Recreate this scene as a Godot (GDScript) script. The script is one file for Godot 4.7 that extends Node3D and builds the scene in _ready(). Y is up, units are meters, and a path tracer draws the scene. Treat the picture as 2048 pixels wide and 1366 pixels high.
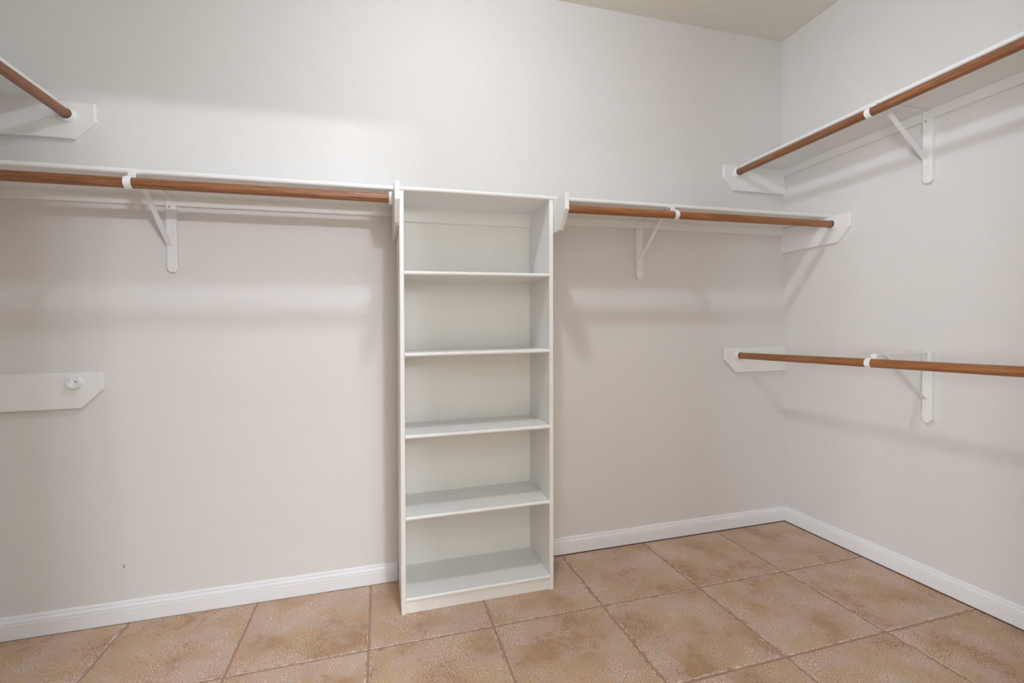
extends Node3D

# Walk-in closet: back wall is the plane z = 0, right wall x = 0, left wall x = XL, front wall (with the doorway) z = ZF.
const XL := -3.675
const ZF := 2.14
const WT := 0.12
const H := 2.74
const BX0 := -4.3          # the dressing room beyond the doorway
const BX1 := 0.6
const BZ := 4.85
const DOOR_L := -2.345
const DOOR_R := -1.66
const DOOR_H := 2.04

const BACK_Y := 1.677      # underside of the shelves on the back wall
const HIGH_Y := 2.010      # underside of the high shelves on the side walls
const SHELF_T := 0.018
const SHELF_D := 0.289
const ROD_OFF := 0.329     # rod axis from its wall
const ROD_R := 0.0172

var M := {}
var rng := RandomNumberGenerator.new()
var used := {}
var TB: Basis
var TO: Vector3

func _ready() -> void:
	rng.seed = 4711
	# ---- camera, exposure, lights
	var cam := Camera3D.new()
	cam.name = "camera"
	cam.keep_aspect = Camera3D.KEEP_HEIGHT
	cam.fov = 72.02
	cam.near = 0.02
	cam.position = Vector3(-2.2354, 1.1143, 2.1823)
	cam.rotation = Vector3(-0.019, -0.2735, -0.0169)
	add_child(cam)
	cam.current = true
	var we := WorldEnvironment.new()
	we.name = "world_environment"
	var env := Environment.new()
	env.background_mode = Environment.BG_COLOR
	env.background_color = Color(0.02, 0.02, 0.02)
	env.tonemap_mode = Environment.TONE_MAPPER_LINEAR
	env.tonemap_exposure = 1.06
	env.sdfgi_enabled = true
	env.ssao_enabled = true
	env.ssil_enabled = true
	we.environment = env
	add_child(we)
	make_materials()
	# closet ceiling light (side glow, downward glow), vanity bar beyond the doorway; added panel and window there as fill
	ceiling_light(Vector3(-1.93, H, 1.07), 0.53, 0.38, Color(0.905, 0.945, 1.0))
	vanity_light(Vector3(-1.1, 2.03, BZ), 5.4, Color(0.905, 0.945, 1.0))
	fill_panel_light(Vector3(-1.6, H, 3.3), 2.2, Color(0.905, 0.945, 1.0))
	fill_window(Vector3(BX0, 1.3, 4.05), 17.5, Color(0.935, 0.957, 0.99))
	build_room()
	build_bookcase()
	build_shelves()
	build_supports()
	build_rods()
	build_brackets()

# ------------------------------------------------------------------ naming
func numbered(called: String) -> String:
	if not used.has(called):
		used[called] = 0
		return called
	used[called] += 1
	return "%s_%03d" % [called, used[called]]

func thing(called: String, label: String, category: String, at := Vector3.ZERO, group := "") -> Node3D:
	var o := Node3D.new()
	o.name = numbered(called)
	add_child(o)
	o.position = at
	tag(o, label, category, group)
	return o

func tag(o: Node3D, label: String, category: String, group := "") -> void:
	o.set_meta("label", label)
	o.set_meta("category", category)
	if group != "":
		o.set_meta("group", group)

func obj(called: String, st: SurfaceTool, m: Material, parent: Node = null) -> MeshInstance3D:
	var o := MeshInstance3D.new()
	st.generate_normals()
	o.mesh = st.commit()
	o.material_override = m
	o.cast_shadow = GeometryInstance3D.SHADOW_CASTING_SETTING_ON
	if parent == null:
		o.name = numbered(called)
		add_child(o)
	else:
		o.name = called
		parent.add_child(o, true)
	return o

func struct(called: String, st: SurfaceTool, m: Material, label: String) -> MeshInstance3D:
	var o := obj(called, st, m)
	o.set_meta("kind", "structure")
	o.set_meta("label", label)
	return o

# ------------------------------------------------------------------ shapes
func mb(t := Transform3D.IDENTITY) -> SurfaceTool:
	var st := SurfaceTool.new()
	st.begin(Mesh.PRIMITIVE_TRIANGLES)
	TB = t.basis
	TO = t.origin
	return st

func vert(st: SurfaceTool, p: Vector3, uv: Vector2, g: int) -> void:
	st.set_smooth_group(g)
	st.set_uv(uv)
	st.add_vertex(TB * p + TO)

# a triangle whose front looks along `out`
func tri(st: SurfaceTool, a: Vector3, b: Vector3, c: Vector3, out: Vector3, g := -1, ua := Vector2.ZERO, ub := Vector2.ZERO, uc := Vector2.ZERO) -> void:
	var flip: bool = (c - a).cross(b - a).dot(out) < 0.0
	if TB.determinant() < 0.0:
		flip = not flip
	if flip:
		vert(st, a, ua, g); vert(st, c, uc, g); vert(st, b, ub, g)
	else:
		vert(st, a, ua, g); vert(st, b, ub, g); vert(st, c, uc, g)

func quad(st: SurfaceTool, a: Vector3, b: Vector3, c: Vector3, d: Vector3, out: Vector3, g := -1, ua := Vector2.ZERO, ub := Vector2.ZERO, uc := Vector2.ZERO, ud := Vector2.ZERO) -> void:
	tri(st, a, b, c, out, g, ua, ub, uc)
	tri(st, a, c, d, out, g, ua, uc, ud)

# convex outline moved inwards by c
func inset(poly: PackedVector2Array, c: float) -> PackedVector2Array:
	var n := poly.size()
	var area := 0.0
	for i in n:
		area += poly[i].cross(poly[(i + 1) % n])
	var s := 1.0 if area > 0.0 else -1.0
	var r := PackedVector2Array()
	for i in n:
		var e0 := (poly[i] - poly[(i + n - 1) % n]).normalized()
		var e1 := (poly[(i + 1) % n] - poly[i]).normalized()
		var n0 := Vector2(-e0.y, e0.x) * s
		var n1 := Vector2(-e1.y, e1.x) * s
		var k := (n0 + n1) / (1.0 + n0.dot(n1))
		r.append(poly[i] + k * c)
	return r

# convex outline in x, y, extruded from z0 to z1 with chamfered rims
func prism(st: SurfaceTool, poly: PackedVector2Array, z0: float, z1: float, c := 0.0) -> void:
	var n := poly.size()
	var inn := inset(poly, c) if c > 0.0 else poly
	var mid := Vector2.ZERO
	for p in poly:
		mid += p / n
	var rings := [[inn, z0], [poly, z0 + c], [poly, z1 - c], [inn, z1]]
	for k in 3:
		if c == 0.0 and k != 1:
			continue
		var r0: PackedVector2Array = rings[k][0]
		var r1: PackedVector2Array = rings[k + 1][0]
		var za: float = rings[k][1]
		var zb: float = rings[k + 1][1]
		for i in n:
			var j := (i + 1) % n
			var m2 := (poly[i] + poly[j]) * 0.5 - mid
			var e := poly[j] - poly[i]
			var nn := Vector2(e.y, -e.x).normalized()
			if nn.dot(m2) < 0.0:
				nn = -nn
			var out := Vector3(nn.x, nn.y, [-1.0, 0.0, 1.0][k])
			quad(st, Vector3(r0[i].x, r0[i].y, za), Vector3(r0[j].x, r0[j].y, za), Vector3(r1[j].x, r1[j].y, zb), Vector3(r1[i].x, r1[i].y, zb), out)
	for i in range(1, n - 1):
		tri(st, Vector3(inn[0].x, inn[0].y, z0), Vector3(inn[i].x, inn[i].y, z0), Vector3(inn[i + 1].x, inn[i + 1].y, z0), Vector3(0, 0, -1))
		tri(st, Vector3(inn[0].x, inn[0].y, z1), Vector3(inn[i].x, inn[i].y, z1), Vector3(inn[i + 1].x, inn[i + 1].y, z1), Vector3(0, 0, 1))

func box(st: SurfaceTool, lo: Vector3, hi: Vector3, c := 0.0) -> void:
	prism(st, PackedVector2Array([Vector2(lo.x, lo.y), Vector2(hi.x, lo.y), Vector2(hi.x, hi.y), Vector2(lo.x, hi.y)]), lo.z, hi.z, c)

# profile (any simple outline, in local y, z) run along x from x0 to x1; smooth where the profile bends gently
func run_x(st: SurfaceTool, prof: PackedVector2Array, x0: float, x1: float, lean0 := 0.0, lean1 := 0.0) -> void:
	var n := prof.size()
	var area := 0.0
	for i in n:
		area += prof[i].cross(prof[(i + 1) % n])
	var s := 1.0 if area > 0.0 else -1.0
	for i in n:
		var j := (i + 1) % n
		var e := (prof[j] - prof[i]) * s
		var out := Vector3(0, e.y, -e.x)
		var a := prof[i]
		var b := prof[j]
		quad(st, Vector3(x0 + lean0 * a.x, a.x, a.y), Vector3(x1 + lean1 * a.x, a.x, a.y), Vector3(x1 + lean1 * b.x, b.x, b.y), Vector3(x0 + lean0 * b.x, b.x, b.y), out)
	var idx := Geometry2D.triangulate_polygon(prof)
	for k in range(0, idx.size(), 3):
		var p := [prof[idx[k]], prof[idx[k + 1]], prof[idx[k + 2]]]
		tri(st, Vector3(x0 + lean0 * p[0].x, p[0].x, p[0].y), Vector3(x0 + lean0 * p[1].x, p[1].x, p[1].y), Vector3(x0 + lean0 * p[2].x, p[2].x, p[2].y), Vector3(-1, 0, 0))
		tri(st, Vector3(x1 + lean1 * p[0].x, p[0].x, p[0].y), Vector3(x1 + lean1 * p[1].x, p[1].x, p[1].y), Vector3(x1 + lean1 * p[2].x, p[2].x, p[2].y), Vector3(1, 0, 0))

# outline turned round local z; prof = (radius, z) pairs, closed by the axis or by itself
func lathe(st: SurfaceTool, prof: PackedVector2Array, seg: int, a0 := 0.0, a1 := TAU, flat := true) -> void:
	var n := prof.size()
	var mid := Vector2.ZERO
	for p in prof:
		mid += p / n
	for i in n - 1:
		var p0 := prof[i]
		var p1 := prof[i + 1]
		var d := p1 - p0
		var nn := Vector2(d.y, -d.x)
		for k in seg:
			var t0 := lerpf(a0, a1, float(k) / seg)
			var t1 := lerpf(a0, a1, float(k + 1) / seg)
			var d0 := Vector2(cos(t0), sin(t0))
			var d1 := Vector2(cos(t1), sin(t1))
			var dm := (d0 + d1).normalized()
			quad(st, Vector3(d0.x * p0.x, d0.y * p0.x, p0.y), Vector3(d1.x * p0.x, d1.y * p0.x, p0.y), Vector3(d1.x * p1.x, d1.y * p1.x, p1.y), Vector3(d0.x * p1.x, d0.y * p1.x, p1.y), Vector3(dm.x * nn.x, dm.y * nn.x, nn.y), (i + 1) if flat else 1)

# a flat strip of width w (along local x) and thickness t that follows a path in local (z, y)
func strip(st: SurfaceTool, path: PackedVector2Array, w: float, t: float) -> void:
	var n := path.size()
	var nor := PackedVector2Array()
	for i in n:
		var a := path[maxi(i - 1, 0)]
		var b := path[mini(i + 1, n - 1)]
		var d := (b - a).normalized()
		nor.append(Vector2(-d.y, d.x))
	for i in n - 1:
		for s: float in [-1.0, 1.0]:
			var p0 := path[i] + nor[i] * t * 0.5 * s
			var p1 := path[i + 1] + nor[i + 1] * t * 0.5 * s
			var o2 := (nor[i] + nor[i + 1]) * s
			quad(st, Vector3(-w / 2, p0.y, p0.x), Vector3(w / 2, p0.y, p0.x), Vector3(w / 2, p1.y, p1.x), Vector3(-w / 2, p1.y, p1.x), Vector3(0, o2.y, o2.x), 2 if s > 0 else 3)
			var q0 := path[i] - nor[i] * t * 0.5 * s
			var q1 := path[i + 1] - nor[i + 1] * t * 0.5 * s
			var x: float = w / 2 * s
			quad(st, Vector3(x, p0.y, p0.x), Vector3(x, q0.y, q0.x), Vector3(x, q1.y, q1.x), Vector3(x, p1.y, p1.x), Vector3(s, 0, 0))
	for e in [0, n - 1]:
		var d := (path[1] - path[0]) * -1.0 if e == 0 else path[n - 1] - path[n - 2]
		var p: Vector2 = path[e] + nor[e] * t * 0.5
		var q: Vector2 = path[e] - nor[e] * t * 0.5
		quad(st, Vector3(-w / 2, p.y, p.x), Vector3(w / 2, p.y, p.x), Vector3(w / 2, q.y, q.x), Vector3(-w / 2, q.y, q.x), Vector3(0, d.y, d.x))

# ------------------------------------------------------------------ materials
func noise_tex(freq: float, octaves: int, sd: int, size := 512, kind := FastNoiseLite.TYPE_SIMPLEX_SMOOTH) -> Image:
	var n := FastNoiseLite.new()
	n.noise_type = kind
	n.frequency = freq
	n.fractal_octaves = octaves
	n.seed = sd
	return n.get_seamless_image(size, size)

func paint(col: Color, rough: float, spec := 0.5) -> StandardMaterial3D:
	var m := StandardMaterial3D.new()
	m.albedo_color = col
	m.roughness = rough
	m.metallic_specular = spec
	return m

func relief(m: StandardMaterial3D, img: Image, depth_cm: float, metres: float) -> void:
	m.heightmap_enabled = true
	m.heightmap_texture = ImageTexture.create_from_image(img)
	m.heightmap_scale = depth_cm
	m.uv1_triplanar = true
	m.uv1_world_triplanar = true
	m.uv1_scale = Vector3.ONE / metres

func make_materials() -> void:
	var peel := noise_tex(0.045, 3, 3)
	M.wall = paint(Color(0.91, 0.895, 0.875), 0.62, 0.4)
	relief(M.wall, peel, 0.075, 0.14)
	M.ceiling = paint(Color(0.945, 0.925, 0.88), 0.9, 0.2)
	relief(M.ceiling, peel, 0.16, 0.2)
	M.white = paint(Color(0.957, 0.951, 0.933), 0.38, 0.5)
	relief(M.white, noise_tex(0.02, 3, 8, 256), 0.012, 0.12)
	M.trim = paint(Color(0.955, 0.955, 0.955), 0.4, 0.5)
	M.backing = paint(Color(0.948, 0.942, 0.913), 0.36, 0.5)
	relief(M.backing, peel, 0.07, 0.12)
	M.metal = paint(Color(0.955, 0.955, 0.945), 0.34, 0.5)
	M.plastic = paint(Color(0.96, 0.96, 0.955), 0.28, 0.5)
	M.screw = paint(Color(0.62, 0.61, 0.59), 0.4, 0.5)
	M.screw.metallic = 0.3
	M.scuff = paint(Color(0.66, 0.63, 0.6), 0.8, 0.2)
	M.grout = paint(Color(0.70, 0.565, 0.49), 0.95, 0.1)
	relief(M.grout, noise_tex(0.08, 3, 19, 256), 0.06, 0.1)
	M.tile = tile_material()
	M.hall = paint(Color(0.76, 0.655, 0.555), 0.55, 0.35)
	M.chip = paint(Color(0.72, 0.62, 0.52), 0.75, 0.3)
	var ci := chip_image()
	M.chip.albedo_color = Color.WHITE
	M.chip.albedo_texture = ImageTexture.create_from_image(ci)
	M.chip.uv1_triplanar = true
	M.chip.uv1_world_triplanar = true
	M.chip.uv1_scale = Vector3.ONE / 0.22
	M.wood = []
	for k in 2:
		var w := paint(Color.WHITE, 0.42, 0.5)
		w.albedo_texture = ImageTexture.create_from_image(wood_image(k))
		M.wood.append(w)

func ramp(stops: Array, t: float) -> Color:
	t = clampf(t, 0.0, 1.0)
	for i in stops.size() - 1:
		if t <= stops[i + 1][0]:
			return (stops[i][1] as Color).lerp(stops[i + 1][1], (t - stops[i][0]) / (stops[i + 1][0] - stops[i][0]))
	return stops[-1][1]

func tile_material() -> StandardMaterial3D:
	var S := 1536
	var big := noise_tex(0.0028, 4, 31, S)
	var tint := noise_tex(0.0045, 3, 57, S)
	var mid := noise_tex(0.02, 4, 12, S)
	var fine := noise_tex(0.13, 3, 77, S)
	var img := Image.create(S, S, false, Image.FORMAT_RGB8)
	var gold := Color(0.785, 0.665, 0.545)
	var pink := Color(0.81, 0.695, 0.62)
	var brown := Color(0.69, 0.545, 0.425)
	var pale := Color(0.855, 0.785, 0.70)
	var db := big.get_data()
	var dt := tint.get_data()
	var dm := mid.get_data()
	var df := fine.get_data()
	var out := PackedByteArray()
	out.resize(S * S * 3)
	for i in S * S:
		var b := db[i] / 255.0
		var t := dt[i] / 255.0
		var m := dm[i] / 255.0
		var f := df[i] / 255.0
		var c := gold.lerp(pink, smoothstep(0.38, 0.60, t * 0.8 + m * 0.2))
		c = c.lerp(brown, smoothstep(0.48, 0.8, b * 0.55 + m * 0.45) * 0.9)
		c = c.lerp(pale, smoothstep(0.46, 0.26, b * 0.45 + m * 0.55) * 0.55)
		var v := 1.0 + (m - 0.5) * 0.16
		var rough := 0.3 + 0.85 * smoothstep(0.32, 0.7, dt[(i + 700 * S + 411) % (S * S)] / 255.0 * 0.6 + m * 0.4)
		if f < 0.42:
			v -= (0.42 - f) * 1.1 * rough
		elif f > 0.58:
			v += (f - 0.58) * 0.9 * rough
		out[i * 3] = clampi(int(c.r * v * 255.0), 0, 255)
		out[i * 3 + 1] = clampi(int(c.g * v * 255.0), 0, 255)
		out[i * 3 + 2] = clampi(int(c.b * v * 255.0), 0, 255)
	img = Image.create_from_data(S, S, false, Image.FORMAT_RGB8, out)
	var mat := paint(Color.WHITE, 0.55, 0.35)
	mat.albedo_texture = ImageTexture.create_from_image(img)
	mat.heightmap_enabled = true
	fine.convert(Image.FORMAT_L8)
	mat.heightmap_texture = ImageTexture.create_from_image(fine)
	mat.heightmap_scale = 0.05
	return mat

func chip_image() -> Image:
	var S := 512
	var n := noise_tex(0.09, 2, 91, S)
	var n2 := noise_tex(0.012, 2, 92, S)
	var img := Image.create(S, S, false, Image.FORMAT_RGB8)
	for y in S:
		for x in S:
			var v := n.get_pixel(x, y).r + (n2.get_pixel(x, y).r - 0.5) * 0.5
			img.set_pixel(x, y, ramp([[0.0, Color(0.5, 0.38, 0.29)], [0.35, Color(0.66, 0.53, 0.43)], [0.52, Color(0.79, 0.68, 0.58)], [0.66, Color(0.92, 0.87, 0.8)], [1.0, Color(0.94, 0.9, 0.84)]], v))
	return img

func wood_image(k: int) -> Image:
	var w := 1024
	var h := 256
	var a := FastNoiseLite.new()
	a.seed = 5 + k
	a.frequency = 1.0
	a.fractal_octaves = 4
	var img := Image.create(w, h, false, Image.FORMAT_RGB8)
	var stops := [[0.0, Color(0.35, 0.21, 0.125)], [0.35, Color(0.49, 0.31, 0.19)], [0.6, Color(0.595, 0.39, 0.25)], [1.0, Color(0.74, 0.54, 0.38)]]
	if k == 1:
		stops = [[0.0, Color(0.42, 0.25, 0.13)], [0.35, Color(0.55, 0.345, 0.19)], [0.6, Color(0.645, 0.42, 0.24)], [1.0, Color(0.77, 0.55, 0.36)]]
	for y in h:
		var t := TAU * y / h
		for x in w:
			var u := TAU * x / w
			var p := Vector3(cos(t) * 1.6, sin(t) * 1.6, 0.0)
			var v := a.get_noise_3d(p.x * 3.0 + cos(u) * 0.5, p.y * 3.0 + sin(u) * 0.5, cos(u) * 0.6)
			var pore := a.get_noise_3d(p.x * 14.0 + 9.0, p.y * 14.0 + sin(u) * 2.4, cos(u) * 3.0)
			var q := 0.5 + v * 0.5 + pore * 0.3
			img.set_pixel(x, y, ramp(stops, q))
	return img

# ------------------------------------------------------------------ lamps
func omni(called: String, pos: Vector3, energy: float, col: Color, radius: float, parent: Node) -> void:
	var l := OmniLight3D.new()
	l.name = called
	l.light_energy = energy
	l.light_color = col
	l.light_size = radius
	l.omni_range = 12.0
	l.omni_attenuation = 2.0
	l.shadow_enabled = true
	l.position = pos
	parent.add_child(l, true)

func ceiling_light(p: Vector3, energy: float, down: float, col: Color) -> void:
	var t := thing("flush_light", "round white glass flush light on the closet ceiling", "ceiling light", p)
	var st := mb(Transform3D(Basis(Vector3.RIGHT, PI / 2), Vector3.ZERO))   # local z points down
	lathe(st, PackedVector2Array([Vector2(0.0, 0.0), Vector2(0.165, 0.0), Vector2(0.165, 0.012), Vector2(0.15, 0.022), Vector2(0.0, 0.022)]), 40)
	obj("base_plate", st, M.metal, t)
	st = mb(Transform3D(Basis(Vector3.RIGHT, PI / 2), Vector3.ZERO))
	var prof := PackedVector2Array()
	for i in 13:
		var a := PI / 2 * i / 12.0
		prof.append(Vector2(0.14 * cos(a), 0.03 + 0.11 * sin(a)))
	prof.insert(0, Vector2(0.13, 0.024))
	prof.insert(0, Vector2(0.0, 0.024))
	prof.append(Vector2(0.0, 0.14))
	lathe(st, prof, 40, 0.0, TAU, false)
	var glass := paint(Color(0.95, 0.95, 0.95), 0.3)
	glass.emission_enabled = true
	glass.emission = col
	glass.emission_energy_multiplier = 3.0
	obj("glass_dome", st, glass, t)
	omni("lamp", Vector3(0, -0.085, 0), energy, col, 0.04, t)
	area("lamp_face", Vector3(0, -0.146, 0), Vector2(0.11, 0.11), down, col, t)

func area(called: String, pos: Vector3, size: Vector2, energy: float, col: Color, parent: Node, turn := Vector3(-PI / 2, 0, 0)) -> void:   # shines straight down unless turned
	var l := AreaLight3D.new()
	l.name = called
	l.area_size = size
	l.area_normalize_energy = true
	l.area_range = 12.0
	l.area_attenuation = 2.0
	l.light_energy = energy
	l.light_color = col
	l.shadow_enabled = true
	l.position = pos
	l.rotation = turn
	parent.add_child(l, true)

func fill_panel_light(p: Vector3, energy: float, col: Color) -> void:  # added ceiling panel, soft fill through the doorway
	var t := thing("fill_panel_light", "added square white fill panel on the ceiling beyond the doorway", "ceiling light", p)
	var st := mb()
	box(st, Vector3(-0.32, -0.03, -0.32), Vector3(0.32, 0.0, 0.32), 0.004)
	obj("frame", st, M.metal, t)
	var glass := paint(Color(0.95, 0.95, 0.95), 0.3)
	glass.emission_enabled = true
	glass.emission = col
	glass.emission_energy_multiplier = 2.0
	st = mb()
	box(st, Vector3(-0.3, -0.034, -0.3), Vector3(0.3, -0.0305, 0.3), 0.001)
	obj("diffuser", st, glass, t)
	area("lamp", Vector3(0, -0.04, 0), Vector2(0.58, 0.58), energy, col, t)

# an added window beyond the doorway, its glow a fill for the closet's right side
func fill_window(p: Vector3, energy: float, col: Color) -> void:
	var st := mb(Transform3D(Basis(Vector3(0, 0, 1), Vector3(0, 1, 0), Vector3(-1, 0, 0)), p))   # local z points out of the room
	var w := 0.7
	var h := 0.75
	for s in [-1, 1]:
		box(st, Vector3(w * s - 0.03, -h - 0.03, -0.03), Vector3(w * s + 0.03, h + 0.03, 0.0), 0.003)
		box(st, Vector3(-w + 0.03, h * s - 0.03, -0.03), Vector3(w - 0.03, h * s + 0.03, 0.0), 0.003)
	box(st, Vector3(-0.02, -h + 0.03, -0.028), Vector3(0.02, h - 0.03, 0.0), 0.003)
	var f := struct("added_window_1", st, M.trim, "added white framed frosted window giving fill light from beyond the doorway")
	var glass := paint(Color(0.95, 0.95, 0.95), 0.4)
	glass.emission_enabled = true
	glass.emission = col
	glass.emission_energy_multiplier = 1.5
	st = mb(Transform3D(Basis(Vector3(0, 0, 1), Vector3(0, 1, 0), Vector3(-1, 0, 0)), p))
	for s in [-1, 1]:
		box(st, Vector3(minf(0.02 * s, (w - 0.03) * s), -h + 0.03, -0.012), Vector3(maxf(0.02 * s, (w - 0.03) * s), h - 0.03, -0.006))
	obj("glowing_pane", st, glass, f)
	area("window_fill", p + Vector3(0.035, 0, 0), Vector2(2.0 * w - 0.08, 2.0 * h - 0.08), energy, col, self, Vector3(0, -PI / 2, 0))  # added fill light just inside the window

func vanity_light(p: Vector3, energy: float, col: Color) -> void:
	var t := thing("vanity_light", "bar of three round frosted bulbs on the wall beyond the doorway", "wall light", p)
	var st := mb()
	box(st, Vector3(-0.24, -0.055, -0.03), Vector3(0.24, 0.055, 0.0), 0.006)
	obj("bar", st, M.metal, t)
	var glass := paint(Color(0.95, 0.95, 0.95), 0.3)
	glass.emission_enabled = true
	glass.emission = col
	glass.emission_energy_multiplier = 4.0
	for k in 3:
		var x := -0.13 + 0.13 * k
		st = mb(Transform3D(Basis.IDENTITY, Vector3(x, 0, -0.085)))
		var prof := PackedVector2Array()
		for i in 13:
			var a := -PI / 2 + PI * i / 12.0
			prof.append(Vector2(0.048 * cos(a), 0.048 * sin(a)))
		lathe(st, prof, 20, 0.0, TAU, false)
		obj("bulb", st, glass, t)
		omni("lamp", Vector3(x, 0, -0.085), energy / 3.0, col, 0.04, t)

# ------------------------------------------------------------------ setting
func build_room() -> void:
	var st := mb()
	box(st, Vector3(XL - WT, 0, -WT), Vector3(WT, H, 0))
	var back := struct("wall_back", st, M.wall, "pale greige back wall with orange peel texture behind the bookcase")
	st = mb(Transform3D(Basis(Vector3(0, 0, 1), -0.25), Vector3(-3.2254, 0.2192, 0)))
	prism(st, PackedVector2Array([Vector2(-0.0025, -0.006), Vector2(0.001, -0.008), Vector2(0.003, -0.001), Vector2(0.002, 0.007), Vector2(-0.002, 0.008), Vector2(-0.0035, 0.001)]), -0.0004, 0.0006, 0.0002)
	obj("scuff_mark", st, M.scuff, back)
	st = mb()
	box(st, Vector3(0, 0, 0), Vector3(WT, H, ZF))
	struct("wall_right", st, M.wall, "pale greige right wall with two rods, one above the other")
	st = mb()
	box(st, Vector3(XL - WT, 0, 0), Vector3(XL, H, ZF))
	struct("wall_left", st, M.wall, "pale greige left wall carrying the high shelf")
	st = mb()
	box(st, Vector3(BX0, 0, ZF), Vector3(DOOR_L, H, ZF + WT))
	box(st, Vector3(DOOR_R, 0, ZF), Vector3(BX1, H, ZF + WT))
	box(st, Vector3(DOOR_L, DOOR_H, ZF), Vector3(DOOR_R, H, ZF + WT))
	struct("wall_front", st, M.wall, "pale greige front wall with the doorway the view is taken from")
	st = mb()
	box(st, Vector3(BX0, 0, BZ), Vector3(BX1, H, BZ + WT))
	box(st, Vector3(BX0 - WT, 0, ZF), Vector3(BX0, H, BZ + WT))
	box(st, Vector3(BX1, 0, ZF), Vector3(BX1 + WT, H, BZ + WT))
	struct("wall_outer", st, M.wall, "pale greige walls of the room beyond the doorway")
	st = mb()
	box(st, Vector3(BX0 - WT, H, -WT), Vector3(BX1 + WT, H + WT, BZ + WT))
	struct("ceiling", st, M.ceiling, "beige textured ceiling above the closet")
	# door casing
	st = mb()
	for z in [ZF - 0.015, ZF + WT]:
		for s in [0, 1]:
			var x: float = DOOR_L - 0.057 if s == 0 else DOOR_R
			box(st, Vector3(x, 0, z), Vector3(x + 0.057, DOOR_H + 0.057, z + 0.015), 0.003)
		box(st, Vector3(DOOR_L, DOOR_H, z), Vector3(DOOR_R, DOOR_H + 0.057, z + 0.015), 0.003)
	struct("trim_1", st, M.trim, "white casing round the closet doorway")
	build_floor()
	build_baseboards()

func baseboard_profile(lift: float) -> PackedVector2Array:   # (y, distance from the wall)
	return PackedVector2Array([Vector2(lift, 0.0), Vector2(lift, 0.0135), Vector2(0.0545, 0.0135), Vector2(0.057, 0.0115), Vector2(0.0595, 0.0130), Vector2(0.066, 0.0122), Vector2(0.0715, 0.0095), Vector2(0.074, 0.0072), Vector2(0.0765, 0.0082), Vector2(0.0815, 0.007), Vector2(0.0855, 0.0035), Vector2(0.0855, 0.0)])

func baseboard(called: String, x0: float, x1: float, lift: float, t: Transform3D, label: String) -> void:
	var st := mb(t)
	run_x(st, baseboard_profile(lift), x0, x1)
	struct(called, st, M.trim, label)

func build_baseboards() -> void:
	var back := Transform3D(Basis.IDENTITY, Vector3.ZERO)
	baseboard("baseboard_back_left", XL, case_x(0, 0.04) - 0.002, 0.0015, back, "white moulded baseboard left of the bookcase")
	baseboard("baseboard_back_right", case_x(1, 0.04) + 0.001, 0.0, 0.0055, back, "white moulded baseboard between bookcase and right wall")
	var right := Transform3D(Basis(Vector3(0, 0, 1), Vector3(0, 1, 0), Vector3(-1, 0, 0)), Vector3.ZERO)   # local x runs along z, local z away from the wall
	baseboard("baseboard_right", 0.0135, ZF - 0.016, 0.0055, right, "white moulded baseboard along the right wall")
	var left := Transform3D(Basis(Vector3(0, 0, 1), Vector3(0, 1, 0), Vector3(1, 0, 0)), Vector3(XL, 0, 0))
	baseboard("baseboard_left", 0.0135, ZF - 0.016, 0.003, left, "white moulded baseboard along the left wall")

func build_floor() -> void:
	var st := mb()
	box(st, Vector3(BX0 - WT, -0.12, -WT), Vector3(BX1 + WT, -0.0018, BZ + WT))
	var fl := struct("floor", st, M.grout, "floor of mottled beige stone-look tiles with reddish brown grout")
	var ts := 0.4549
	var g := 0.0026
	var xs := [-0.010]
	var x := -0.4787
	while x > XL:
		xs.append(x)
		x -= ts
	xs.append(XL)
	var zs := [0.010]
	var z := 0.4604
	while z < ZF + WT:
		zs.append(z)
		z += ts
	zs.append(z)
	for i in xs.size() - 1:
		for j in zs.size() - 1:
			var x1: float = xs[i] - (g if i > 0 else 0.0)
			var x0: float = xs[i + 1] + (g if i < xs.size() - 2 else 0.0)
			var z0: float = zs[j] + (g if j > 0 else 0.0)
			var z1: float = minf(zs[j + 1] - g, ZF + WT)
			if z1 - z0 < 0.02 or x1 - x0 < 0.02:
				continue
			if z1 > ZF and (x1 < DOOR_L or x0 > DOOR_R):
				z1 = ZF
			one_tile(fl, x0, x1, z0, z1, i * 31 + j * 7)
	st = mb()
	box(st, Vector3(BX0, -0.0017, ZF + WT + 0.003), Vector3(BX1, 0.0, BZ), 0.0005)
	struct("floor_outer", st, M.hall, "plain beige floor of the room beyond the doorway")

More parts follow.
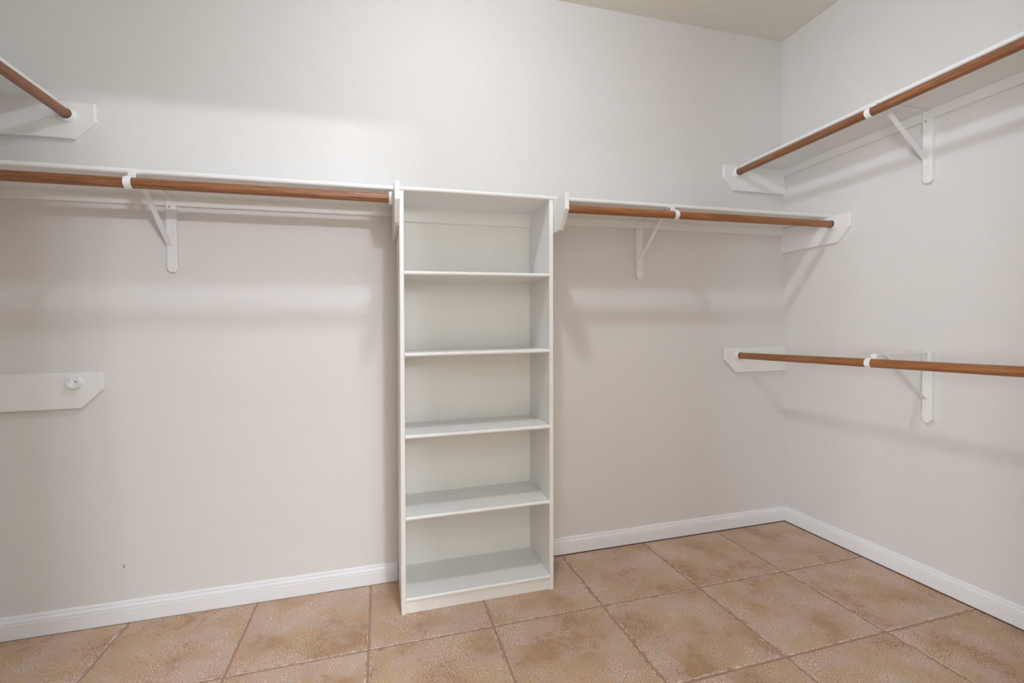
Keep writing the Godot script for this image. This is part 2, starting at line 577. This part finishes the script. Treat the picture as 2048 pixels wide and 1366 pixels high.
# a tile with a slightly wavering, worn rim that falls away to the joint
func one_tile(fl: Node, x0: float, x1: float, z0: float, z1: float, sd: int) -> void:
	var r := RandomNumberGenerator.new()
	r.seed = sd * 7919 + 13
	var outer: Array[Vector3] = []
	var rim: Array[Vector3] = []
	var inner: Array[Vector3] = []
	var n := 26
	var cs := [Vector2(x0, z0), Vector2(x1, z0), Vector2(x1, z1), Vector2(x0, z1)]
	var mid := Vector2((x0 + x1) / 2, (z0 + z1) / 2)
	for s in 4:
		var a: Vector2 = cs[s]
		var b: Vector2 = cs[(s + 1) % 4]
		var inn := Vector2(-(b - a).y, (b - a).x).normalized()
		var worn := 1.0 if r.randf() < 0.55 else 0.3
		for k in n:
			var p := a.lerp(b, float(k) / n)
			var q := p + inn * r.randf_range(-0.0006, 0.0010)
			var w := r.randf_range(0.0012, 0.0042)
			var w2 := w + r.randf_range(0.001, 0.0105) * worn
			if k == 0:
				q = p
				var dgn := (mid - p)
				dgn = Vector2(signf(dgn.x), signf(dgn.y))
				outer.append(Vector3(q.x, -0.004, q.y))
				rim.append(Vector3(p.x + dgn.x * 0.003, -0.0007, p.y + dgn.y * 0.003))
				inner.append(Vector3(p.x + dgn.x * 0.006, 0.0, p.y + dgn.y * 0.006))
			else:
				outer.append(Vector3(q.x, -0.004, q.y))
				rim.append(Vector3(p.x + inn.x * w, -0.0007, p.y + inn.y * w))
				inner.append(Vector3(p.x + inn.x * w2, 0.0, p.y + inn.y * w2))
	var off := Vector2(r.randf(), r.randf())
	var turn := 1.0 if r.randf() < 0.5 else -1.0
	var sw := r.randf() < 0.4
	var uvf := func(p: Vector3) -> Vector2:
		var u := Vector2(p.x - x0, p.z - z0) / 1.5 * turn
		if sw:
			u = Vector2(u.y, u.x)
		return u + off
	var mesh := ArrayMesh.new()
	var st := mb()
	var c := Vector3(mid.x, 0, mid.y)
	var m := outer.size()
	for i in m:
		var j := (i + 1) % m
		tri(st, c, inner[i], inner[j], Vector3.UP, 1, uvf.call(c), uvf.call(inner[i]), uvf.call(inner[j]))
	st.generate_normals()
	st.set_material(M.tile)
	st.commit(mesh)
	st = mb()
	for i in m:
		var j := (i + 1) % m
		var o := (outer[i] + outer[j]) * 0.5 - c
		o.y = 0.0
		o = o.normalized() * 0.2 + Vector3.UP
		quad(st, inner[i], inner[j], rim[j], rim[i], o)
		o.y = 0.3
		quad(st, rim[i], rim[j], outer[j], outer[i], o)
	st.generate_normals()
	st.set_material(M.chip)
	st.commit(mesh)
	var t := MeshInstance3D.new()
	t.name = "tile"
	t.mesh = mesh
	fl.add_child(t, true)

# ------------------------------------------------------------------ bookcase (racked a little to the right with height)
const RACK := 0.0152
const CASE_D := 0.2854
const CASE_T := 0.0185

func case_x(side: int, y: float) -> float:
	return (-2.165 if side == 0 else -1.5205) + (y - 0.85) * RACK

func round_front(y0: float, y1: float, z0: float, z1: float) -> PackedVector2Array:   # (y, z) with an eased front edge
	var r := (y1 - y0) * 0.5
	var c := PackedVector2Array([Vector2(y0, z0), Vector2(y1, z0)])
	var e := minf(r, 0.007)
	for i in 7:
		var a := PI / 2 * (1.0 - i / 6.0)
		c.append(Vector2(y1 - e + e * sin(a), z1 - e + e * cos(a)))
	for i in 7:
		var a := PI / 2 * i / 6.0
		c.append(Vector2(y0 + e - e * sin(a), z1 - e + e * cos(a)))
	return c

func build_bookcase() -> void:
	var t := thing("bookcase", "tall narrow white built-in bookcase with open shelves against the back wall", "bookcase")
	var top_y := BACK_Y + 0.002
	for s in 2:
		var st := mb()
		# the panel's plan (x, z) with eased front edges, raised from floor to top with the rack
		var a := 0.0 if s == 0 else -CASE_T
		var e := 0.003
		var plan := PackedVector2Array([Vector2(a, 0.0), Vector2(a + CASE_T, 0.0), Vector2(a + CASE_T, CASE_D - e), Vector2(a + CASE_T - e, CASE_D), Vector2(a + e, CASE_D), Vector2(a, CASE_D - e)])
		var n := plan.size()
		var b0 := case_x(s, 0.0)
		var b1 := case_x(s, top_y)
		for i in n:
			var j := (i + 1) % n
			var ed := plan[j] - plan[i]
			quad(st, Vector3(b0 + plan[i].x, 0.0, plan[i].y), Vector3(b0 + plan[j].x, 0.0, plan[j].y), Vector3(b1 + plan[j].x, top_y, plan[j].y), Vector3(b1 + plan[i].x, top_y, plan[i].y), Vector3(ed.y, 0, -ed.x))
		for i in range(1, n - 1):
			for k in 2:
				var bb := b0 if k == 0 else b1
				var yy := 0.0 if k == 0 else top_y
				tri(st, Vector3(bb + plan[0].x, yy, plan[0].y), Vector3(bb + plan[i].x, yy, plan[i].y), Vector3(bb + plan[i + 1].x, yy, plan[i + 1].y), Vector3(0, -1.0 if k == 0 else 1.0, 0))
		obj("side_panel", st, M.white, t)
	var st := mb()
	run_x(st, round_front(BACK_Y + 0.002, BACK_Y + SHELF_T + 0.001, 0.0, SHELF_D), case_x(0, BACK_Y), case_x(1, BACK_Y))
	obj("top_panel", st, M.white, t)
	for y in [1.365, 1.0408, 0.7140, 0.3885, 0.0635]:
		st = mb()
		run_x(st, round_front(y - 0.0155, y, 0.006, 0.288), case_x(0, y) + CASE_T, case_x(1, y) - CASE_T)
		obj("shelf", st, M.white, t)
	st = mb()
	var bp := PackedVector2Array([Vector2(0.0, 0.0), Vector2(0.0, 0.006), Vector2(BACK_Y, 0.006), Vector2(BACK_Y, 0.0)])
	run_x(st, bp, case_x(0, 0.0) + CASE_T, case_x(1, 0.0) - CASE_T, RACK, RACK)
	obj("back_panel", st, M.backing, t)
	st = mb()
	run_x(st, PackedVector2Array([Vector2(1.619, 0.006), Vector2(1.619, 0.022), Vector2(1.6215, 0.0245), Vector2(BACK_Y + 0.002, 0.0245), Vector2(BACK_Y + 0.002, 0.006)]), case_x(0, 1.65) + CASE_T, case_x(1, 1.65) - CASE_T)
	obj("back_rail", st, M.white, t)
	st = mb()
	run_x(st, PackedVector2Array([Vector2(0.001, 0.262), Vector2(0.001, 0.2805), Vector2(0.0395, 0.2805), Vector2(0.041, 0.279), Vector2(0.0425, 0.2815), Vector2(0.048, 0.2815), Vector2(0.048, 0.262)]), case_x(0, 0.03) + CASE_T, case_x(1, 0.03) - CASE_T)
	obj("kick_board", st, M.white, t)

# ------------------------------------------------------------------ shelves along the walls
func wall_frame(side: String) -> Transform3D:   # local x along the wall, local z away from it
	match side:
		"right":
			return Transform3D(Basis(Vector3(0, 0, 1), Vector3(0, 1, 0), Vector3(-1, 0, 0)), Vector3.ZERO)
		"left":
			return Transform3D(Basis(Vector3(0, 0, 1), Vector3(0, 1, 0), Vector3(1, 0, 0)), Vector3(XL, 0, 0))
	return Transform3D.IDENTITY

func wall_shelf(side: String, x0: float, x1: float, y: float, cleats: Array, label: String) -> void:
	var f := wall_frame(side)
	var t := thing("wall_shelf", label, "shelf", Vector3.ZERO, "white shelves along the closet walls")
	var st := mb(f)
	run_x(st, round_front(y, y + SHELF_T, 0.0, SHELF_D), x0, x1)
	obj("shelf_board", st, M.white, t)
	for c in cleats:
		st = mb(f)
		run_x(st, PackedVector2Array([Vector2(y - 0.037, 0.0), Vector2(y - 0.037, 0.0165), Vector2(y - 0.0345, 0.019), Vector2(y, 0.019), Vector2(y, 0.0)]), c[0], c[1])
		obj("cleat", st, M.white, t)

const STRIP_W := 0.0375
const BR := {"back_left": -3.0237, "back_right": -0.935, "right": 0.750}

func build_shelves() -> void:
	var lb: float = BR.back_left
	var rb: float = BR.back_right
	var wb: float = BR.right
	var hw := STRIP_W / 2
	wall_shelf("back", XL, case_x(0, BACK_Y) - 0.001, BACK_Y, [[XL, lb - hw], [lb + hw, case_x(0, BACK_Y) - 0.02]], "long white shelf on the back wall left of the bookcase")
	wall_shelf("back", case_x(1, BACK_Y) + 0.001, 0.0, BACK_Y, [[case_x(1, BACK_Y) + 0.02, rb - hw], [rb + hw, -0.019]], "white shelf on the back wall between bookcase and right wall")
	wall_shelf("right", 0.0, ZF, HIGH_Y, [[0.019, wb - hw], [wb + hw, ZF]], "high white shelf running along the right wall")
	wall_shelf("left", 0.0, ZF, HIGH_Y, [[0.019, ZF]], "high white shelf cut off at the upper left corner")

# ------------------------------------------------------------------ end boards with rod sockets
const BOARD_L := 0.412
const BOARD_H := 0.1375
const BOARD_T := 0.019

# local frame: x from the wall corner along the board, y up, z out of the board's face. (0, 0) is the top corner at the wall.
func support(f: Transform3D, filled: bool, rod_drop: float, label: String) -> void:
	var t := thing("support_board", label, "shelf support", f.origin, "clipped-corner boards that carry shelves and rods")
	var b := Transform3D(f.basis, Vector3.ZERO)
	var st := mb(b)
	var poly := PackedVector2Array([Vector2(0, 0), Vector2(0, -BOARD_H), Vector2(BOARD_L - 0.069, -BOARD_H), Vector2(BOARD_L, -0.067), Vector2(BOARD_L, 0)])
	prism(st, poly, 0.0, BOARD_T, 0.002)
	obj("board", st, M.white, t)
	var c := Transform3D(f.basis, f.basis * Vector3(ROD_OFF, -rod_drop, BOARD_T))
	st = mb(c)
	var ri := ROD_R + 0.0012
	var ro := ri + 0.0082
	lathe(st, PackedVector2Array([Vector2(0.0, 0.0035), Vector2(ro - 0.001, 0.0035), Vector2(ro, 0.003), Vector2(ro, 0.0)]), 36)
	# the rim: a full ring where a rod sits, a horseshoe open at the top where none does
	var a0 := 0.0
	var a1 := TAU
	if not filled:
		a0 = PI * 0.5 + 0.75
		a1 = PI * 2.5 - 0.75
	lathe(st, PackedVector2Array([Vector2(ri, 0.0035), Vector2(ri, 0.0175), Vector2(ri + 0.001, 0.0185), Vector2(ro - 0.004, 0.0185), Vector2(ro - 0.0025, 0.017), Vector2(ro - 0.0015, 0.007), Vector2(ro, 0.006), Vector2(ro, 0.0035)]), 36, a0, a1)
	if not filled:
		for a in [a0, a1]:
			var d := Vector2(cos(a), sin(a))
			var sgn := -1.0 if a == a0 else 1.0
			quad(st, Vector3(d.x * ri, d.y * ri, 0.0035), Vector3(d.x * ro, d.y * ro, 0.0035), Vector3(d.x * (ro - 0.003), d.y * (ro - 0.003), 0.0185), Vector3(d.x * ri, d.y * ri, 0.0185), Vector3(-d.y, d.x, 0) * sgn)
	var sock := obj("rod_socket", st, M.plastic, t)
	if not filled:
		st = mb(c)
		lathe(st, PackedVector2Array([Vector2(0.0, 0.0050), Vector2(0.0022, 0.0046), Vector2(0.0034, 0.0035)]), 14)
		obj("screw", st, M.screw, sock)

func build_supports() -> void:
	# on the back wall, reaching in from the right wall: x runs to the left
	var from_right := Basis(Vector3(-1, 0, 0), Vector3(0, 1, 0), Vector3(0, 0, 1))
	var from_left := Basis(Vector3(1, 0, 0), Vector3(0, 1, 0), Vector3(0, 0, 1))
	support(Transform3D(from_right, Vector3(0, HIGH_Y + 0.0016, 0)), true, HIGH_Y + 0.0016 - ROD_Y_RIGHT, "white clipped-corner board under the far end of the high right-hand shelf")
	support(Transform3D(from_right, Vector3(0, 1.0095, 0)), true, 1.0095 - ROD_Y_LOW, "white clipped-corner board holding the far end of the low right-hand rod")
	support(Transform3D(from_left, Vector3(XL, HIGH_Y + 0.0016, 0)), true, HIGH_Y + 0.0016 - ROD_Y_LEFT, "white clipped-corner board under the far end of the high left-hand shelf")
	support(Transform3D(from_left, Vector3(XL - 0.005, 0.9905, 0)), false, 0.0355, "low white clipped-corner board at left with an empty rod socket")
	# on the right wall, face towards -x, running out from the back wall
	support(Transform3D(Basis(Vector3(0, 0, 1), Vector3(0, 1, 0), Vector3(-1, 0, 0)), Vector3(0, BACK_Y - 0.0005, 0)), true, BACK_Y - 0.0005 - ROD_Y, "white clipped-corner board on the right wall at the end of the back shelf")
	# on the two outer sides of the bookcase
	support(Transform3D(Basis(Vector3(0, 0, 1), Vector3(0, 1, 0), Vector3(-1, 0, 0)), Vector3(case_x(0, BACK_Y - BOARD_H) - 0.0005, BACK_Y - 0.0005, 0)), true, BACK_Y - 0.0005 - ROD_Y, "white clipped-corner board on the left side of the bookcase")
	support(Transform3D(Basis(Vector3(0, 0, 1), Vector3(0, 1, 0), Vector3(1, 0, 0)), Vector3(case_x(1, BACK_Y) + 0.0005, BACK_Y - 0.0005, 0)), true, BACK_Y - 0.0005 - ROD_Y, "white clipped-corner board on the right side of the bookcase")

# ------------------------------------------------------------------ wooden rods
func rod(a: Vector3, b: Vector3, k: int, label: String) -> void:
	var st := mb()
	var ax := (b - a).normalized()
	var len := a.distance_to(b)
	var n := 28
	var u := Vector3.UP
	var v := ax.cross(u).normalized()
	var stations := [[0.0, 0.965], [0.002, 1.0], [len - 0.002, 1.0], [len, 0.965]]
	var roll := k * 1.7
	for s in 3:
		for i in n:
			var t0 := TAU * i / n
			var t1 := TAU * (i + 1) / n
			var d0 := u * cos(t0 + roll) + v * sin(t0 + roll)
			var d1 := u * cos(t1 + roll) + v * sin(t1 + roll)
			var l0: float = stations[s][0]
			var l1: float = stations[s + 1][0]
			var r0: float = ROD_R * stations[s][1]
			var r1: float = ROD_R * stations[s + 1][1]
			var sh := k * 0.31
			var v0 := float(i) / n
			var v1 := float(i + 1) / n
			quad(st, a + ax * l0 + d0 * r0, a + ax * l0 + d1 * r0, a + ax * l1 + d1 * r1, a + ax * l1 + d0 * r1, d0 + d1, 1, Vector2(l0 / 0.7 + sh, v0), Vector2(l0 / 0.7 + sh, v1), Vector2(l1 / 0.7 + sh, v1), Vector2(l1 / 0.7 + sh, v0))
	for e in 2:
		var p := a if e == 0 else b
		for i in n:
			var t0 := TAU * i / n + roll
			var t1 := TAU * (i + 1) / n + roll
			var r := ROD_R * 0.965
			tri(st, p, p + (u * cos(t0) + v * sin(t0)) * r, p + (u * cos(t1) + v * sin(t1)) * r, ax * (-1.0 if e == 0 else 1.0))
	var o := obj("closet_rod", st, M.wood[k % 2])
	tag(o, label, "closet rod", "brown wooden closet rods")

const ROD_Y := 1.633
const ROD_Y_RIGHT := 1.970
const ROD_Y_LOW := 0.9665
const ROD_Y_LEFT := 1.959

func build_rods() -> void:
	var inb := BOARD_T + 0.005
	rod(Vector3(XL, ROD_Y, ROD_OFF), Vector3(case_x(0, BACK_Y) - inb, ROD_Y, ROD_OFF), 0, "brown wooden rod under the back shelf left of the bookcase")
	rod(Vector3(case_x(1, BACK_Y) + inb, ROD_Y, ROD_OFF), Vector3(-inb, ROD_Y, ROD_OFF), 1, "brown wooden rod under the back shelf right of the bookcase")
	rod(Vector3(-ROD_OFF, ROD_Y_RIGHT, inb), Vector3(-ROD_OFF, ROD_Y_RIGHT, ZF), 2, "brown wooden rod under the high shelf on the right wall")
	rod(Vector3(-ROD_OFF, ROD_Y_LOW, inb), Vector3(-ROD_OFF, ROD_Y_LOW, ZF), 3, "low brown wooden rod along the right wall, without a shelf above")
	rod(Vector3(XL + ROD_OFF, ROD_Y_LEFT, inb), Vector3(XL + ROD_OFF, ROD_Y_LEFT, ZF), 4, "brown wooden rod under the high shelf at the upper left")

# ------------------------------------------------------------------ steel shelf-and-rod brackets on wooden backing strips
# y_top: top of the backing strip; rod_y: axis of the rod it cradles
func bracket(side: String, along: float, y_top: float, rod_y: float, label: String) -> void:
	var f := wall_frame(side)
	var t := thing("rod_bracket", label, "bracket", f * Vector3(along, 0, 0), "white steel shelf and rod brackets")
	var b := Transform3D(f.basis, Vector3.ZERO)
	var st := mb(b)
	var w := STRIP_W / 2
	var yb := y_top - 0.3
	prism(st, PackedVector2Array([Vector2(-w, y_top), Vector2(-w, yb + 0.013), Vector2(-w + 0.011, yb), Vector2(w - 0.011, yb), Vector2(w, yb + 0.013), Vector2(w, y_top)]), 0.0, 0.019, 0.0015)
	obj("backing_strip", st, M.white, t)
	var z0 := 0.0195
	var side_shift := -0.003
	var sx := Vector3(side_shift, 0, 0)
	var bt := Transform3D(f.basis, f.basis * sx)
	# leg down the strip, with a rounded foot
	st = mb(bt)
	var leg := PackedVector2Array([Vector2(-0.0115, y_top - 0.002), Vector2(-0.0115, y_top - 0.246)])
	for i in 7:
		var a := PI + PI * i / 6.0
		leg.append(Vector2(0.0115 * cos(a), y_top - 0.246 + 0.012 * sin(a)))
	leg.append(Vector2(0.0115, y_top - 0.002))
	prism(st, leg, z0, z0 + 0.0025, 0.0006)
	obj("leg", st, M.metal, t)
	# arm and cradle in one strip: out under the shelf, down behind the rod, under it and up in front
	st = mb(bt)
	var path := PackedVector2Array()
	var ya := y_top - 0.0022
	var rr := ROD_R + 0.0022
	path.append(Vector2(z0, ya))
	path.append(Vector2(0.15, ya))
	var zc := ROD_OFF
	var bend := Vector2(0.009, 0.009)
	path.append(Vector2(zc - rr - bend.x, ya))
	for i in range(1, 9):
		var a := PI / 2 * i / 8.0
		path.append(Vector2(zc - rr - bend.x + bend.x * sin(a), ya - bend.y + bend.y * cos(a)))
	path.append(Vector2(zc - rr, rod_y + 0.001))
	strip(st, path, 0.023, 0.0026)
	obj("arm", st, M.metal, t)
	st = mb(bt)
	path = PackedVector2Array()
	for i in 17:
		var a := PI + (PI + 0.95) * i / 16.0
		path.append(Vector2(zc + rr * cos(a), rod_y + rr * sin(a)))
	strip(st, path, 0.0215, 0.0024)
	# the rounded tongue at the front end
	var last := path[path.size() - 1]
	var dir := (last - path[path.size() - 2]).normalized()
	var nn := Vector2(-dir.y, dir.x) * 0.0012
	for i in 8:
		var a0 := PI * i / 8.0
		var a1 := PI * (i + 1) / 8.0
		var p0 := last + dir * 0.0075 * sin(a0)
		var p1 := last + dir * 0.0075 * sin(a1)
		var x0 := 0.01075 * cos(a0)
		var x1 := 0.01075 * cos(a1)
		for s: float in [-1.0, 1.0]:
			tri(st, Vector3(0, last.y + nn.y * s, last.x + nn.x * s), Vector3(x0, p0.y + nn.y * s, p0.x + nn.x * s), Vector3(x1, p1.y + nn.y * s, p1.x + nn.x * s), Vector3(0, nn.y * s, nn.x * s))
		quad(st, Vector3(x0, p0.y + nn.y, p0.x + nn.x), Vector3(x1, p1.y + nn.y, p1.x + nn.x), Vector3(x1, p1.y - nn.y, p1.x - nn.x), Vector3(x0, p0.y - nn.y, p0.x - nn.x), Vector3(x0 + x1, dir.y * 0.01, dir.x * 0.01))
	obj("hook", st, M.metal, t)
	# diagonal brace: from under the arm down to the strip, then flat against the leg
	st = mb(bt)
	path = PackedVector2Array([Vector2(0.262, ya - 0.003), Vector2(0.25, ya - 0.009), Vector2(z0 + 0.0045, y_top - 0.1995)])
	strip(st, path, 0.0182, 0.0028)
	obj("brace", st, M.metal, t)
	st = mb(bt)
	var foot := PackedVector2Array([Vector2(-0.0091, y_top - 0.1985), Vector2(-0.0091, y_top - 0.226)])
	for i in 7:
		var a := PI + PI * i / 6.0
		foot.append(Vector2(0.0091 * cos(a), y_top - 0.226 + 0.0091 * sin(a)))
	foot.append(Vector2(0.0091, y_top - 0.1985))
	prism(st, foot, z0 + 0.0028, z0 + 0.0056, 0.0006)
	obj("brace_foot", st, M.metal, t)
	for sc in [[y_top - 0.043, z0 + 0.0025, 0], [y_top - 0.226, z0 + 0.0056, 1], [y_top - 0.246, z0 + 0.0025, 1]]:
		st = mb(Transform3D(f.basis, f.basis * (sx + Vector3(0, sc[0], sc[1]))))
		lathe(st, PackedVector2Array([Vector2(0.0, 0.0005), Vector2(0.0011, 0.0005), Vector2(0.0012, 0.0016), Vector2(0.0028, 0.0013), Vector2(0.0036, 0.0)]), 14)
		obj("screw", st, M.screw if sc[2] == 0 else M.metal, t)

func build_brackets() -> void:
	bracket("back", BR.back_left, BACK_Y, ROD_Y, "white steel bracket carrying the back shelf left of the bookcase")
	bracket("back", BR.back_right, BACK_Y, ROD_Y, "white steel bracket carrying the back shelf right of the bookcase")
	bracket("right", BR.right, HIGH_Y, ROD_Y_RIGHT, "white steel bracket under the high shelf on the right wall")
	bracket("right", 0.7475, 1.0035, ROD_Y_LOW, "white steel bracket holding the low rod on the right wall")
